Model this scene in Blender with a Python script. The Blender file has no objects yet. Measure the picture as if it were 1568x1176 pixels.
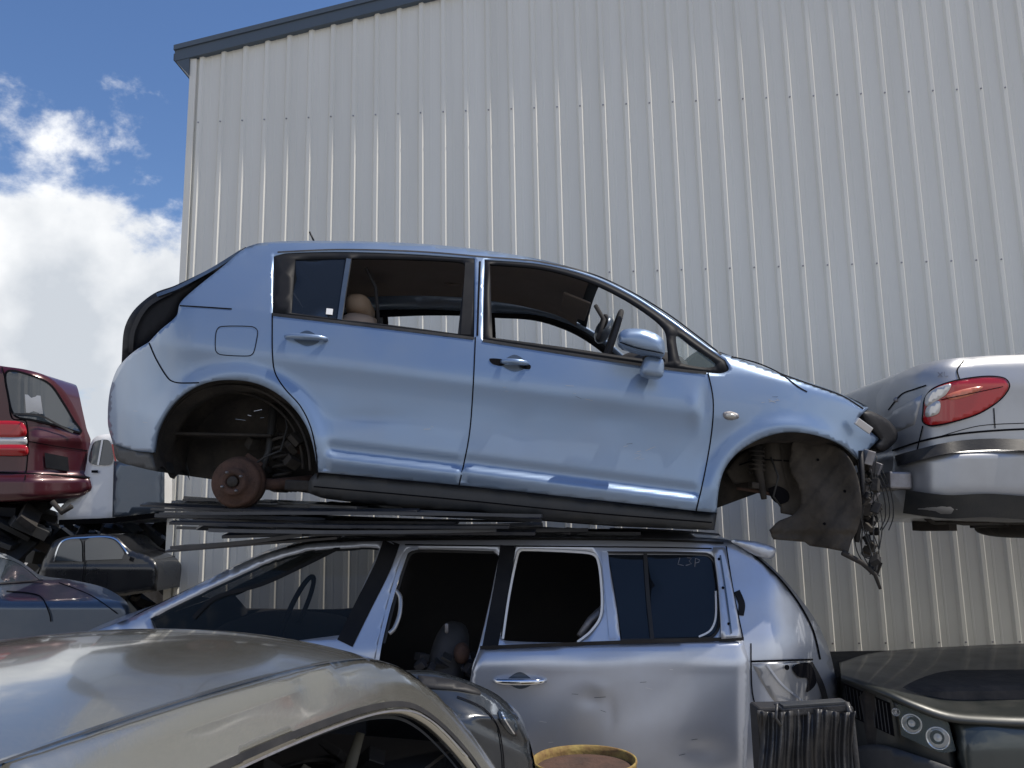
import bpy, math, random
import numpy as np
from mathutils import Vector, Matrix, Euler
from mathutils.geometry import delaunay_2d_cdt
random.seed(7)
S=bpy.context.scene
S.view_settings.view_transform='Standard'
S.view_settings.look='None'
S.view_settings.exposure=0
# ------------------------------------------------------------ camera
F=1268.0; EYE=1.65
PITCH=math.radians(9.5); ROLL=math.radians(1.0)
fw=Vector((0,math.cos(PITCH),math.sin(PITCH))); r0=Vector((1,0,0)); u0=r0.cross(fw)
RT=r0*math.cos(ROLL)-u0*math.sin(ROLL); UP=r0*math.sin(ROLL)+u0*math.cos(ROLL)
C=Vector((0,0,EYE))
cam=bpy.data.cameras.new("camera"); camo=bpy.data.objects.new("camera",cam)
S.collection.objects.link(camo)
M=Matrix((RT,UP,-fw)).transposed().to_4x4(); M.translation=C
camo.matrix_world=M
cam.sensor_width=36; cam.lens=36*F/1568; cam.clip_start=0.05; cam.clip_end=3000
S.camera=camo
def U(px,py,Y):
    """measured outline point -> metres on the vertical plane y=Y"""
    d=RT*((px-784)/F)+UP*((588-py)/F)+fw
    return C+d*(Y/d.y)
# ------------------------------------------------------------ materials
def nt(name):
    m=bpy.data.materials.new(name); m.use_nodes=True
    t=m.node_tree; return m,t,t.nodes['Principled BSDF']
def setin(b,k,v):
    if k in b.inputs: b.inputs[k].default_value=v
def mat(name,col,rough=0.6,metal=0.0,coat=0.0,dirt=0.0,dirtcol=(0.25,0.22,0.18),scale=4.0,bump=0.0,bscale=60,spec=0.5,streak=1.0):
    m,t,b=nt(name); N=t.nodes; L=t.links
    setin(b,'Roughness',rough); setin(b,'Metallic',metal); setin(b,'Coat Weight',coat); setin(b,'Coat Roughness',0.06)
    setin(b,'Specular IOR Level',spec)
    b.inputs['Base Color'].default_value=(*col,1)
    if dirt>0:
        tc=N.new('ShaderNodeTexCoord'); mp=N.new('ShaderNodeMapping'); mp.inputs['Scale'].default_value=(1,1,streak)
        L.new(tc.outputs['Object'],mp.inputs['Vector'])
        no=N.new('ShaderNodeTexNoise'); no.inputs['Scale'].default_value=scale; no.inputs['Detail'].default_value=9; no.inputs['Roughness'].default_value=0.62
        L.new(mp.outputs['Vector'],no.inputs['Vector'])
        cr=N.new('ShaderNodeMapRange'); cr.inputs['From Min'].default_value=0.4; cr.inputs['From Max'].default_value=0.75
        cr.inputs['To Max'].default_value=dirt
        L.new(no.outputs['Fac'],cr.inputs['Value'])
        mx=N.new('ShaderNodeMixRGB'); mx.inputs['Color1'].default_value=(*col,1); mx.inputs['Color2'].default_value=(*dirtcol,1)
        L.new(cr.outputs['Result'],mx.inputs['Fac']); L.new(mx.outputs['Color'],b.inputs['Base Color'])
        r=N.new('ShaderNodeMapRange'); r.inputs['To Min'].default_value=rough; r.inputs['To Max'].default_value=min(1,rough+0.35)
        L.new(cr.outputs['Result'],r.inputs['Value']); L.new(r.outputs['Result'],b.inputs['Roughness'])
    if bump>0:
        tc=N.new('ShaderNodeTexCoord'); no=N.new('ShaderNodeTexNoise'); no.inputs['Scale'].default_value=bscale; no.inputs['Detail'].default_value=4
        L.new(tc.outputs['Object'],no.inputs['Vector'])
        bp=N.new('ShaderNodeBump'); bp.inputs['Strength'].default_value=bump; bp.inputs['Distance'].default_value=0.01
        L.new(no.outputs['Fac'],bp.inputs['Height']); L.new(bp.outputs['Normal'],b.inputs['Normal'])
    return m
def glass(name,tint,alpha,rough=0.03,spec=0.6):
    m=bpy.data.materials.new(name); m.use_nodes=True; t=m.node_tree; N=t.nodes
    b=N['Principled BSDF']; b.inputs['Base Color'].default_value=(*tint,1); b.inputs['Roughness'].default_value=rough
    b.inputs['Alpha'].default_value=alpha; setin(b,'Specular IOR Level',spec)
    return m
DUST=(0.32,0.29,0.25)
m_blue=mat("blue_paint",(0.215,0.30,0.435),0.34,0.62,0.5,0.32,(0.28,0.31,0.35),2.2,0.03,3)
m_silver=mat("silver_paint",(0.50,0.54,0.62),0.30,0.6,0.6,0.28,DUST,3.0,0.04,3)
m_silver2=mat("silver_paint_dusty",(0.40,0.41,0.43),0.34,0.55,0.4,0.45,(0.30,0.29,0.27),3.0,0.04,3)
m_white=mat("white_paint",(0.80,0.80,0.79),0.3,0.0,0.6,0.15,DUST,3.0)
m_gold=mat("gold_paint",(0.46,0.445,0.385),0.20,0.85,0.9,0.16,(0.40,0.38,0.33),22.0,0.02,90)
m_red=mat("maroon_paint",(0.06,0.005,0.010),0.3,0.2,0.5,0.25,(0.08,0.04,0.04),3)
m_dgrey=mat("dark_grey_paint",(0.022,0.027,0.034),0.22,0.3,0.8,0.3,(0.09,0.09,0.085),3)
m_blk=mat("black_paint",(0.010,0.011,0.014),0.25,0.1,0.5,0.3,(0.05,0.05,0.05),3)
m_slate=mat("slate_paint",(0.07,0.095,0.13),0.3,0.5,0.7,0.35,(0.16,0.17,0.18),3)
m_green=mat("dark_green_paint",(0.022,0.026,0.025),0.36,0.2,0.3,0.45,(0.07,0.066,0.058),5)
m_black=mat("black_plastic",(0.018,0.018,0.02),0.5,0,0,0.4,(0.08,0.075,0.07),6,0.1,120,0.3)
m_gloss=mat("black_trim",(0.010,0.011,0.014),0.5,0,0.0,0.25,(0.045,0.043,0.042),6,spec=0.12)
m_sill=mat("grey_black_sill",(0.024,0.028,0.034),0.5,0,0,0.45,(0.10,0.095,0.085),5,0.1,80)
m_well=mat("wheel_well_mud",(0.022,0.020,0.019),0.9,0,0,0.7,(0.085,0.072,0.06),7,0.4,40)
m_int=mat("interior_trim",(0.030,0.030,0.034),0.8,0,0,0.3,(0.07,0.06,0.055),5)
m_liner=mat("headliner",(0.20,0.17,0.155),0.9,0,0,0.4,(0.11,0.09,0.08),3)
m_tan=mat("tan_seat",(0.45,0.33,0.24),0.8,0,0,0.3,(0.25,0.19,0.14),6)
m_rust=mat("rusty_iron",(0.105,0.058,0.042),0.85,0.2,0,0.9,(0.05,0.036,0.03),14,0.5,60)
m_steel=mat("bare_steel",(0.30,0.30,0.32),0.45,0.7,0,0.6,(0.12,0.09,0.07),10,0.2,60)
m_chrome=mat("chrome",(0.75,0.77,0.8),0.08,1.0)
m_gap=mat("panel_gap",(0.006,0.006,0.008),0.9,spec=0.1)
m_glassd=glass("tinted_glass",(0.010,0.013,0.018),0.96,spec=0.4)
m_glassc=glass("clear_glass",(0.35,0.42,0.40),0.22)
m_glassm=glass("smoked_glass",(0.012,0.015,0.016),0.66,spec=0.25)
m_glasso=mat("dark_window_glass",(0.03,0.04,0.052),0.05,0,0,0,spec=1.0)
m_redl=mat("red_lens",(0.42,0.010,0.013),0.14,0,0.6,0.1,(0.2,0.02,0.02),20)
m_clrl=mat("clear_lens",(0.62,0.6,0.58),0.12,0.3,0.9)
m_orl=mat("orange_lens",(0.6,0.16,0.09),0.15,0,0.8)
m_amber=mat("smoky_lens",(0.40,0.39,0.36),0.2,0.1,0.8)
m_wire=mat("wiring",(0.03,0.03,0.03),0.6)
m_yel=mat("yellow_rust",(0.34,0.25,0.07),0.7,0,0,1.0,(0.12,0.05,0.03),14,0.4,50)
m_strip=mat("black_strips",(0.026,0.030,0.040),0.36,0,0.1,0.5,(0.09,0.088,0.085),7)
# ------------------------------------------------------------ mesh helpers
def empty(name):
    e=bpy.data.objects.new(name,None); S.collection.objects.link(e); e.empty_display_size=0.2; return e
def mk(name,v,f,m,parent=None,smooth=True,solid=0.0,offset=-1,bevel=0.0,sub=0):
    me=bpy.data.meshes.new(name); me.from_pydata([tuple(a) for a in v],[],f); me.update()
    o=bpy.data.objects.new(name,me); S.collection.objects.link(o); me.materials.append(m)
    if smooth:
        for p in me.polygons: p.use_smooth=True
    if bevel>0:
        b=o.modifiers.new('b','BEVEL'); b.width=bevel; b.segments=2; b.limit_method='ANGLE'
    if sub:
        b=o.modifiers.new('s','SUBSURF'); b.levels=sub; b.render_levels=sub
    if solid>0:
        s=o.modifiers.new('so','SOLIDIFY'); s.thickness=solid; s.offset=offset
    if parent: o.parent=parent
    return o
def sm(pts,closed=False,n=6):
    """Catmull-Rom through traced points; a third element marks a hard corner"""
    P=[(float(p[0]),float(p[1])) for p in pts]; K=[len(p)>2 for p in pts]; N=len(P)
    out=[]
    rng=range(N) if closed else range(N-1)
    for i in rng:
        j=(i+1)%N
        a=P[i]; b=P[j]
        pa=P[(i-1)%N] if (closed or i>0) else a
        pb=P[(j+1)%N] if (closed or j<N-1) else b
        la=math.dist(a,b)
        if K[i] : pa=(2*a[0]-b[0],2*a[1]-b[1])
        if K[j] : pb=(2*b[0]-a[0],2*b[1]-a[1])
        t1=[(b[k]-pa[k])/2 for k in (0,1)]; t2=[(pb[k]-a[k])/2 for k in (0,1)]
        for t in (t1,t2):
            l=math.hypot(*t)
            if l>la: t[0]*=la/l; t[1]*=la/l
        if K[i] and K[j]: nn=max(1,int(n/2))
        else: nn=n
        for q in range(nn):
            s=q/nn; h1=2*s**3-3*s*s+1; h2=s**3-2*s*s+s; h3=-2*s**3+3*s*s; h4=s**3-s*s
            out.append(tuple(h1*a[k]+h2*t1[k]+h3*b[k]+h4*t2[k] for k in (0,1)))
    if not closed: out.append(P[-1])
    return out
def inpoly(X,Y,poly):
    r=np.zeros(X.shape,bool); n=len(poly)
    for i in range(n):
        x1,y1=poly[i]; x2,y2=poly[(i+1)%n]
        if y1==y2: continue
        c=((y1>Y)!=(y2>Y))&(X<(x2-x1)*(Y-y1)/(y2-y1)+x1)
        r^=c
    return r
def pdist(X,Y,poly,closed=True):
    d=np.full(X.shape,1e9); n=len(poly)
    for i in range(n if closed else n-1):
        x1,y1=poly[i]; x2,y2=poly[(i+1)%n]
        dx,dy=x2-x1,y2-y1; l=dx*dx+dy*dy+1e-12
        t=np.clip(((X-x1)*dx+(Y-y1)*dy)/l,0,1)
        d=np.minimum(d,np.hypot(X-x1-t*dx,Y-y1-t*dy))
    return d
def tri(outer,holes,res):
    xs=[p[0] for p in outer]; ys=[p[1] for p in outer]
    gx=[];gy=[];y=min(ys);k=0
    while y<max(ys):
        x=min(xs)+(res/2 if k%2 else 0)
        while x<max(xs): gx.append(x);gy.append(y);x+=res
        y+=res*0.87;k+=1
    X=np.array(gx);Y=np.array(gy)
    ok=inpoly(X,Y,outer)&(pdist(X,Y,outer)>res*0.45)
    for h in holes: ok&=(~inpoly(X,Y,h))&(pdist(X,Y,h)>res*0.45)
    V=[];E=[]
    for loop in [outer]+holes:
        b=len(V)
        V+= [Vector((p[0],-p[1])) for p in loop]
        E+= [(b+i,b+(i+1)%len(loop)) for i in range(len(loop))]
    V+= [Vector((a,-b)) for a,b in zip(X[ok],Y[ok])]
    v,e,f,_,_,_=delaunay_2d_cdt(V,E,[],0,1e-5)
    cx=np.array([sum(v[i][0] for i in t)/3 for t in f]); cy=np.array([-sum(v[i][1] for i in t)/3 for t in f])
    ok=inpoly(cx,cy,outer)
    for h in holes: ok&=~inpoly(cx,cy,h)
    f=[list(t) for t,k in zip(f,ok) if k]
    used=sorted({i for t in f for i in t}); mp={u:i for i,u in enumerate(used)}
    return [(v[u][0],-v[u][1]) for u in used],[[mp[i] for i in t] for t in f]
def resample(path,step):
    out=[path[0]];
    for a,b in zip(path,path[1:]):
        l=math.dist(a,b); n=max(1,int(l/step))
        for i in range(1,n+1): out.append((a[0]+(b[0]-a[0])*i/n,a[1]+(b[1]-a[1])*i/n))
    return out
def tube(name,P,r,m,parent,n=8,closed=False):
    P=[Vector(p) for p in P]; V=[];Fc=[]
    prev=None
    for i,p in enumerate(P):
        a=P[max(i-1,0)]; b=P[min(i+1,len(P)-1)]
        if closed: a=P[i-1]; b=P[(i+1)%len(P)]
        t=(b-a).normalized()
        if prev is None: x=t.orthogonal().normalized()
        else: x=(prev-t*prev.dot(t)).normalized()
        prev=x; y=t.cross(x)
        rr=r[i] if isinstance(r,(list,tuple)) else r
        for k in range(n):
            an=2*math.pi*k/n; V.append(p+(x*math.cos(an)+y*math.sin(an))*rr)
    L=len(P)
    for i in range(L if closed else L-1):
        for k in range(n):
            j=(i+1)%L
            Fc.append((i*n+k,i*n+(k+1)%n,j*n+(k+1)%n,j*n+k))
    if not closed:
        Fc.append(tuple(range(n))[::-1]); Fc.append(tuple((L-1)*n+k for k in range(n)))
    return mk(name,V,Fc,m,parent)
def lathe(name,center,axis,prof,m,parent,n=40):
    ax=Vector(axis).normalized(); x=ax.orthogonal().normalized(); y=ax.cross(x); V=[];Fc=[]
    for r,h in prof:
        for k in range(n):
            a=2*math.pi*k/n; V.append(Vector(center)+ax*h+(x*math.cos(a)+y*math.sin(a))*r)
    for i in range(len(prof)-1):
        for k in range(n): Fc.append((i*n+k,i*n+(k+1)%n,(i+1)*n+(k+1)%n,(i+1)*n+k))
    return mk(name,V,Fc,m,parent)
def box(name,c,size,m,parent,rot=(0,0,0),bevel=0.01,sub=0):
    R=Euler(rot).to_matrix(); V=[]
    for z in (-1,1):
        for y in (-1,1):
            for x in (-1,1):
                V.append(Vector(c)+R@Vector((x*size[0]/2,y*size[1]/2,z*size[2]/2)))
    Fc=[(0,2,3,1),(4,5,7,6),(0,1,5,4),(2,6,7,3),(0,4,6,2),(1,3,7,5)]
    return mk(name,V,Fc,m,parent,smooth=sub>0,bevel=bevel,sub=sub)
def sstep(x): x=min(1,max(0,x)); return x*x*(3-2*x)
class Side:
    """one flank of a car: smooth relief over a vertical plane, mirrored to the other flank"""
    def __init__(s,parent,Y,W,dfn,edge=None,rpx=14,rm=0.04,edge_closed=True,mapf=None,mirf=None):
        s.p=parent;s.Y=Y;s.W=W;s.d=dfn;s.e=edge;s.rpx=rpx;s.rm=rm;s.ec=edge_closed;s.mapf=mapf;s.mirf=mirf
    def Ds(s,pts):
        D=np.array([s.d(x,y) for x,y in pts])
        if s.e:
            X=np.array([p[0] for p in pts]);Y=np.array([p[1] for p in pts])
            q=np.clip(1-pdist(X,Y,s.e,s.ec)/s.rpx,0,1)
            D=D+s.rm*(1-np.sqrt(np.maximum(0,1-q*q*0.98)))
        return D
    def P3(s,pts,off=0.0):
        if s.mapf: return [s.mapf(x,y,d-off) for (x,y),d in zip(pts,s.Ds(pts))]
        return [U(x,y,s.Y+d-off) for (x,y),d in zip(pts,s.Ds(pts))]
    def mir(s,v):
        if s.mirf: return s.mirf(v)
        return Vector((v[0],2*s.Y+s.W-v[1],v[2]))
    def sheet(s,name,outer,m,holes=(),off=0.0,res=10,solid=0.012,mirror=False,near=True):
        v,f=tri(outer,list(holes),res)
        P=s.P3(v,off)
        if near: mk(name,P,f,m,s.p,solid=solid)
        if mirror: mk(name+"_far",[s.mir(a) for a in P],[t[::-1] for t in f],m if mirror is True else mirror,s.p,solid=solid)
    def rib(s,name,path,w,m,off=0.002):
        path=resample(path,6); n=len(path);A=[];B=[]
        for i,p in enumerate(path):
            a=path[max(0,i-1)];b=path[min(n-1,i+1)]
            dx,dy=b[0]-a[0],b[1]-a[1];l=math.hypot(dx,dy)+1e-9
            ww=w/2
            A.append((p[0]-dy/l*ww,p[1]+dx/l*ww));B.append((p[0]+dy/l*ww,p[1]-dx/l*ww))
        V=s.P3(A,off)+s.P3(B,off)
        mk(name,V,[(i,i+1,n+i+1,n+i) for i in range(n-1)],m,s.p)
    def skin(s,name,path,m,crown=0.05,off=0.0,n=14,pw=2.0,step=12,solid=0.0,drop=0.0):
        path=resample(path,step); P=s.P3(path,off); V=[];Fc=[]
        for a in P:
            b=s.mir(a)
            for k in range(n+1):
                t=k/n; q=a.lerp(b,t); q=Vector(q); q.z+=crown*(1-abs(2*t-1)**pw)-drop; V.append(q)
        for i in range(len(P)-1):
            for k in range(n): Fc.append((i*(n+1)+k,i*(n+1)+k+1,(i+1)*(n+1)+k+1,(i+1)*(n+1)+k))
        return mk(name,V,Fc,m,s.p,solid=solid)
    def rim(s,name,loop,m,off=0.0,n=4):
        P=s.P3(loop,off);V=[];Fc=[];L=len(P)
        for a in P:
            b=s.mir(a)
            for k in range(n+1): V.append(Vector(a.lerp(b,k/n)))
        for i in range(L):
            j=(i+1)%L
            for k in range(n): Fc.append((i*(n+1)+k,i*(n+1)+k+1,j*(n+1)+k+1,j*(n+1)+k))
        mk(name,V,Fc,m,s.p)
def g(x,y,cx,cy,sx,sy): return math.exp(-((x-cx)/sx)**2-((y-cy)/sy)**2)
def blob(nm,c,rx,ry,rz,m,parent,pw=2.6,rot=0.0,n=16):
    V=[];Fc=[]
    def sp(v): return math.copysign(abs(v)**(2/pw),v)
    for i in range(n+1):
        ph=-math.pi/2+math.pi*i/n
        for k in range(2*n):
            th=math.pi*k/n
            x=sp(math.cos(ph))*sp(math.cos(th))*rx; y=sp(math.cos(ph))*sp(math.sin(th))*ry; z=sp(math.sin(ph))*rz
            V.append(Vector(c)+Vector((x*math.cos(rot)+z*math.sin(rot),y,-x*math.sin(rot)+z*math.cos(rot))))
    for i in range(n):
        for k in range(2*n): Fc.append((i*2*n+k,i*2*n+(k+1)%(2*n),(i+1)*2*n+(k+1)%(2*n),(i+1)*2*n+k))
    return mk(nm,V,Fc,m,parent)
def boxes(nm,items,m,parent):
    """many small fittings as one mesh"""
    V=[];Fc=[]
    for c,size,rot in items:
        R=Euler(rot).to_matrix(); b=len(V)
        for z in (-1,1):
            for y in (-1,1):
                for x in (-1,1): V.append(Vector(c)+R@Vector((x*size[0]/2,y*size[1]/2,z*size[2]/2)))
        Fc+= [tuple(b+i for i in q) for q in [(0,2,3,1),(4,5,7,6),(0,1,5,4),(2,6,7,3),(0,4,6,2),(1,3,7,5)]]
    return mk(nm,V,Fc,m,parent,smooth=False,bevel=0.003)
R3=lambda k=1.0:(random.random()*k,random.random()*k,random.random()*k)
rnd=random.uniform

# ============================================================ UPPER HATCHBACK
car=empty("blue_hatchback")
OUT=sm([(375,380),(400,372),(450,369),(520,369),(600,371),(680,376),(740,383),(800,392),(860,405),(920,425),(970,449),(1020,481),(1060,510),(1095,536),(1120,545),(1150,555),(1190,569),(1240,586),(1290,604),(1330,624,1),(1312,643,1),(1326,655),(1346,672,1),(1316,703,1),
 (1296,685),(1270,672),(1230,663),(1195,663),(1160,674),(1130,693),(1110,718),(1101,748),(1097,785,1),(1062,782,1),(900,764),(703,743),(486,723,1),
 (481,690),(470,655),(450,625),(425,603),(395,588),(360,582),(320,585),(285,600),(258,625),(240,660),(234,693,1),(205,690),(173,680,1),(166,655),(165,635),(168,600),(177,570),(190,552),(207,537),(228,524,1),(246,505),(270,484),(276,464),(300,441),(340,409)],True)
def d_up(x,y):
    belt=480+(x-420)*0.13; h=belt-y
    if h>0: d=0.03+0.0013*h+0.0000055*h*h
    else:
        q=-h; d=0.03*max(0,1-q/70)**2
        if q>70: d+=0.010*math.sin(min(1,(q-70)/110)*math.pi)
        if q>180: d+=0.03*((q-180)/80)**2
    if x<300: d+=0.50*((300-x)/135)**2
    if x>1180: d+=0.20*((x-1180)/160)**2
    yc=(690+(x-500)*0.118) if x<708 else (711+(x-708)*0.128)
    f=sstep((x-495)/14)*sstep((1074-x)/12)*min(1,abs(x-708)/6)
    d-=0.021*sstep((y-yc)/10)*f
    d+=0.008*math.exp(-((y-yc+6)/9)**2)*f
    d+=0.011*sstep((y-yc-14)/22)*f
    for cx,cy,R in ((360,700,120),(1208,775,114)):
        r=math.hypot(x-cx,y-cy)
        if y<cy+30: d-=0.022*math.exp(-((r-R-6)/16)**2)
    d+=0.018*g(x,y,1078,620,8,28)-0.008*g(x,y,1062,628,10,20)+0.005*g(x,y,930,640,40,25)+0.004*g(x,y,560,640,60,12)+0.003*g(x,y,800,660,20,30)
    ys=500+(x-300)*0.115
    if 240<x<1080: d-=0.006*math.exp(-((y-ys-30)/22)**2)
    return d
A=Side(car,3.89,1.68,d_up,OUT[:6*19],14,0.045,False)
W1=sm([(419,392,1),(440,387),(520,385),(620,388),(727,395,1),(726,516,1),(620,503),(520,491),(417,479,1)],True)
W2=sm([(742,397,1),(830,404),(905,423),(965,451),(1015,483),(1060,515),(1111,551,1),(1116,566),(1100,572),(1020,562),(880,541),(739,519,1)],True)
A.sheet("body_side",OUT,m_blue,[W1,W2],res=5,solid=0.014,mirror=False)
A.sheet("body_side_opposite",OUT,m_blue,[W1,W2],res=14,solid=0.014,near=False,mirror=True)
g1=sm([(452,397,1),(529,395,1),(517,488,1),(446,479,1)],True)
g2=sm([(539,395,1),(620,396),(700,400),(712,406),(701,511,1),(610,499),(524,489,1)],True)
g3=sm([(750,404,1),(830,411),(900,430),(955,456),(1000,486),(1018,505),(1022,530),(1024,555,1),(960,546),(860,531),(754,517,1)],True)
g4=sm([(1036,513),(1060,529),(1094,553),(1096,560),(1082,563),(1046,557),(1040,548)],True)
A.sheet("window_frame_rear",W1,m_gloss,[g1,g2],off=-0.006,res=12,mirror=True)
A.sheet("window_frame_front",W2,m_gloss,[g3,g4],off=-0.006,res=12,mirror=True)
A.rib("b_pillar_gap",sm([(735,400),(733,450),(731,514)]),3,m_gap,off=0.003)
A.rib("b_pillar_film",sm([(720,402),(717,450),(713,512)]),15,m_gloss,off=-0.003)
A.sheet("glass_rear_quarter",g1,m_glassd,off=-0.014,res=14,solid=0,mirror=True)
A.sheet("glass_front_quarter",g4,m_glassc,off=-0.014,res=14,solid=0,mirror=True)
A.rib("glass_divider",sm([(534,396),(527,440),(520,489)]),7,m_slate,off=-0.004)
roofp=sm([(375,380),(400,372),(450,369),(520,369),(600,371),(680,376),(740,383),(800,392),(860,405),(885,413)])
A.skin("roof",roofp,m_blue,0.05,pw=2.4)
A.skin("headliner",[(x,y+5) for x,y in roofp if x>415]+[(905,427)],m_liner,0.03,off=-0.05,pw=3)
A.skin("windscreen",sm([(885,413),(920,425),(970,449),(1020,481),(1060,510),(1090,533)]),m_glassc,0.05,pw=2.2,off=-0.01)
A.skin("windscreen_header",sm([(870,409),(900,418),(925,428)]),m_gloss,0.048,pw=2.2,off=-0.012)
A.skin("bonnet",sm([(1095,536),(1120,545),(1150,555),(1190,569),(1240,586),(1290,604),(1330,622)]),m_blue,0.09,pw=2.4)
A.skin("tailgate_inner",sm([(375,381),(340,410),(300,441),(276,464),(270,484),(228,525)]),m_black,0.03,pw=3,off=-0.02)
A.skin("bumper_rear",sm([(228,525),(190,552),(177,570),(168,600),(165,635),(168,660),(173,680)]),m_blue,0.0)
T=Side(car,4.28,0.9,lambda x,y:0.0012*max(0,300-x),None)
TG=sm([(376,378,1),(330,407),(268,437),(236,449),(205,475),(190,505),(186,556,1),(205,541),(228,525),(252,505),(272,484),(280,462),(318,430)],True)
T.e=TG;T.ec=True;T.rpx=12;T.rm=0.05
T.sheet("tailgate_edge",TG,m_gloss,res=8,solid=0); T.rim("tailgate_shell",TG,m_black)
T.rib("tailgate_lip",sm([(262,446),(225,468),(204,505),(200,540)]),7,m_black,off=0.02)
T.rib("tailgate_spoiler",sm([(370,384),(325,412),(272,440),(240,452)]),5,m_slate,off=0.03)
SW=2.0
for i,p in enumerate([
 [(417,479),(417,540),(421,570),(436,595),(460,622),(476,655),(484,695),(486,723)],
 [(728,516),(724,600),(718,670),(703,743)],
 [(1084,570),(1092,612),(1090,660),(1080,720),(1066,783)],
 [(228,525),(240,552),(258,580),(272,586),(305,586)],
 [(1120,546),(1160,556),(1195,572),(1222,592),(1236,600)],
 [(1195,572),(1240,588),(1290,606),(1322,626)],
 [(275,468),(310,470),(355,473)]]):
    A.rib("panel_seam_%d"%i,sm(p),SW,m_gap)
A.rib("fuel_flap_seam",sm([(338,500),(385,500),(394,506),(393,520),(388,540),(380,545),(338,543),(330,536),(331,508)],True)+[(338,500)],1.3,m_gap)
A.rib("belt_trim_rear",sm([(417,481),(520,493),(620,505),(726,518)]),4,m_black,off=0.004)
A.rib("belt_trim_front",sm([(739,521),(880,543),(1020,564),(1082,571)]),4,m_black,off=0.004)
A.rib("roof_channel",sm([(425,386),(520,382),(640,385),(740,393),(830,401),(905,419),(965,446),(1020,479),(1070,516),(1105,543)]),2.2,m_black,off=0.002)
for i in range(26):
    x,y=random.choice([(752,600),(970,692),(640,655),(380,640),(200,640),(880,600),(1180,610)]); x+=rnd(-22,22); y+=rnd(-12,12)
    l=rnd(4,16); a=rnd(-0.5,0.5)
    A.rib("scuff_%d"%i,[(x,y),(x+l*math.cos(a),y+l*math.sin(a))],rnd(0.4,0.9),random.choice([m_slate,m_silver2,m_silver2]),off=0.0012)
SL=sm([(486,722,1),(703,742),(900,763),(1062,781,1),(1098,785,1),(1094,812,1),(1000,808),(850,797),(650,780),(500,764),(472,755,1),(474,735)],True)
B=Side(car,3.90,1.66,lambda x,y:0.02+0.0012*max(0,y-(745+(x-480)*0.095)),SL,10,0.03)
B.sheet("sill",SL,m_sill,res=8,mirror=True); B.rim("underbody",SL,m_well)
B.rib("sill_step",sm([(480,745),(700,765),(900,785),(1090,800)]),2,m_gap)
BL=sm([(173,680,1),(205,690),(234,693,1),(240,722,1),(210,715),(180,705)],True)
Bb=Side(car,3.92,1.6,lambda x,y:0.5*((300-x)/135)**2,None)
Bb.sheet("bumper_valance",BL,m_sill,res=8,mirror=True); Bb.rim("bumper_valance_wrap",BL,m_sill)
def well(nm,arc,depth,d0):
    P0=A.P3(arc,-0.01);V=[];Fc=[];n=8
    for a in P0:
        for k in range(n+1): V.append(Vector((a.x,a.y+depth*k/n,a.z+ (0.03*math.sin(k*1.3)))))
    for i in range(len(P0)-1):
        for k in range(n): Fc.append((i*(n+1)+k,i*(n+1)+k+1,(i+1)*(n+1)+k+1,(i+1)*(n+1)+k))
    mk(nm,V,Fc,m_well,car)
    cap=[Vector((a.x,a.y+depth,a.z)) for a in P0]
    mk(nm+"_wall",cap,[tuple(range(len(cap)))],m_well,car,smooth=False)
rarc=sm([(486,740),(484,722),(481,690),(470,655),(450,625),(425,603),(395,588),(360,582),(320,585),(285,600),(258,625),(240,660),(234,693),(240,722)])
farc=sm([(1340,700),(1316,703),(1296,685),(1270,672),(1230,663),(1195,663),(1160,674),(1130,693),(1110,718),(1101,748),(1097,790)])
well("rear_wheel_well",rarc,0.42,0); well("front_wheel_well",farc,0.5,0)
hc=U(359,738,4.03)
lathe("brake_drum",hc,(0,-1,0),[(0.0,0.0),(0.03,0.0),(0.034,0.03),(0.058,0.032),(0.066,0.022),(0.07,0.0),(0.107,-0.006),(0.117,-0.012),(0.121,-0.03),(0.121,-0.05),(0.128,-0.055),(0.128,-0.10),(0.0,-0.10)],m_rust,car)
lathe("hub_cap",hc+Vector((0,-0.032,0)),(0,-1,0),[(0.0,0.012),(0.02,0.012),(0.026,0.0)],m_well,car,20)
for k in range(4):
    a=k*math.pi/2+0.5
    lathe("wheel_stud_%d"%k,hc+Vector((0.05*math.cos(a),-0.03,0.05*math.sin(a))),(0,-1,0),[(0.006,0),(0.006,0.022),(0,0.024)],m_steel,car,8)
tube("rear_axle",[hc+Vector((0.0,0.08,0)),U(400,730,4.3),U(440,745,4.7),U(420,745,5.1)],0.035,m_well,car)
tube("trailing_arm",[hc+Vector((0.02,0.1,0)),U(420,742,4.15),U(478,735,4.2)],[0.026,0.03,0.026],m_rust,car)
sp=[]
for i in range(90):
    a=i*0.45; c=U(432,752-i*1.0,4.22); sp.append(c+Vector((0.045*math.cos(a),0.045*math.sin(a),0)))
tube("coil_spring",sp,0.008,m_well,car,6)
tube("damper",[U(395,735,4.15),U(412,690,4.2),U(420,620,4.25)],[0.018,0.018,0.025],m_wire,car)
tube("brake_line",[U(385,715,4.1),U(405,700,4.1),U(430,690,4.12),U(440,655,4.15),U(436,630,4.2)],0.006,m_wire,car,6)
for nm,m_,n_ in (("suspension_brackets",m_well,10),("suspension_links",m_rust,5)):
    boxes(nm,[(U(rnd(380,465),rnd(670,750),rnd(4.1,4.4)),(rnd(.03,.1),rnd(.02,.08),rnd(.02,.06)),R3()) for i in range(n_)],m_,car)
box("inner_arch_rib",U(350,668,4.25),(0.5,0.2,0.015),m_well,car,(0,0.04,0))
tube("arch_inner_flange",A.P3([(x+(360-x)*0.07,y+(700-y)*0.07) for x,y in rarc[6:-6]],-0.12),0.008,m_well,car,6)
tube("arch_inner_ridge",A.P3([(x+(360-x)*0.16,y+(700-y)*0.16) for x,y in rarc[6:-6]],-0.28),0.008,m_well,car,6)
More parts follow.
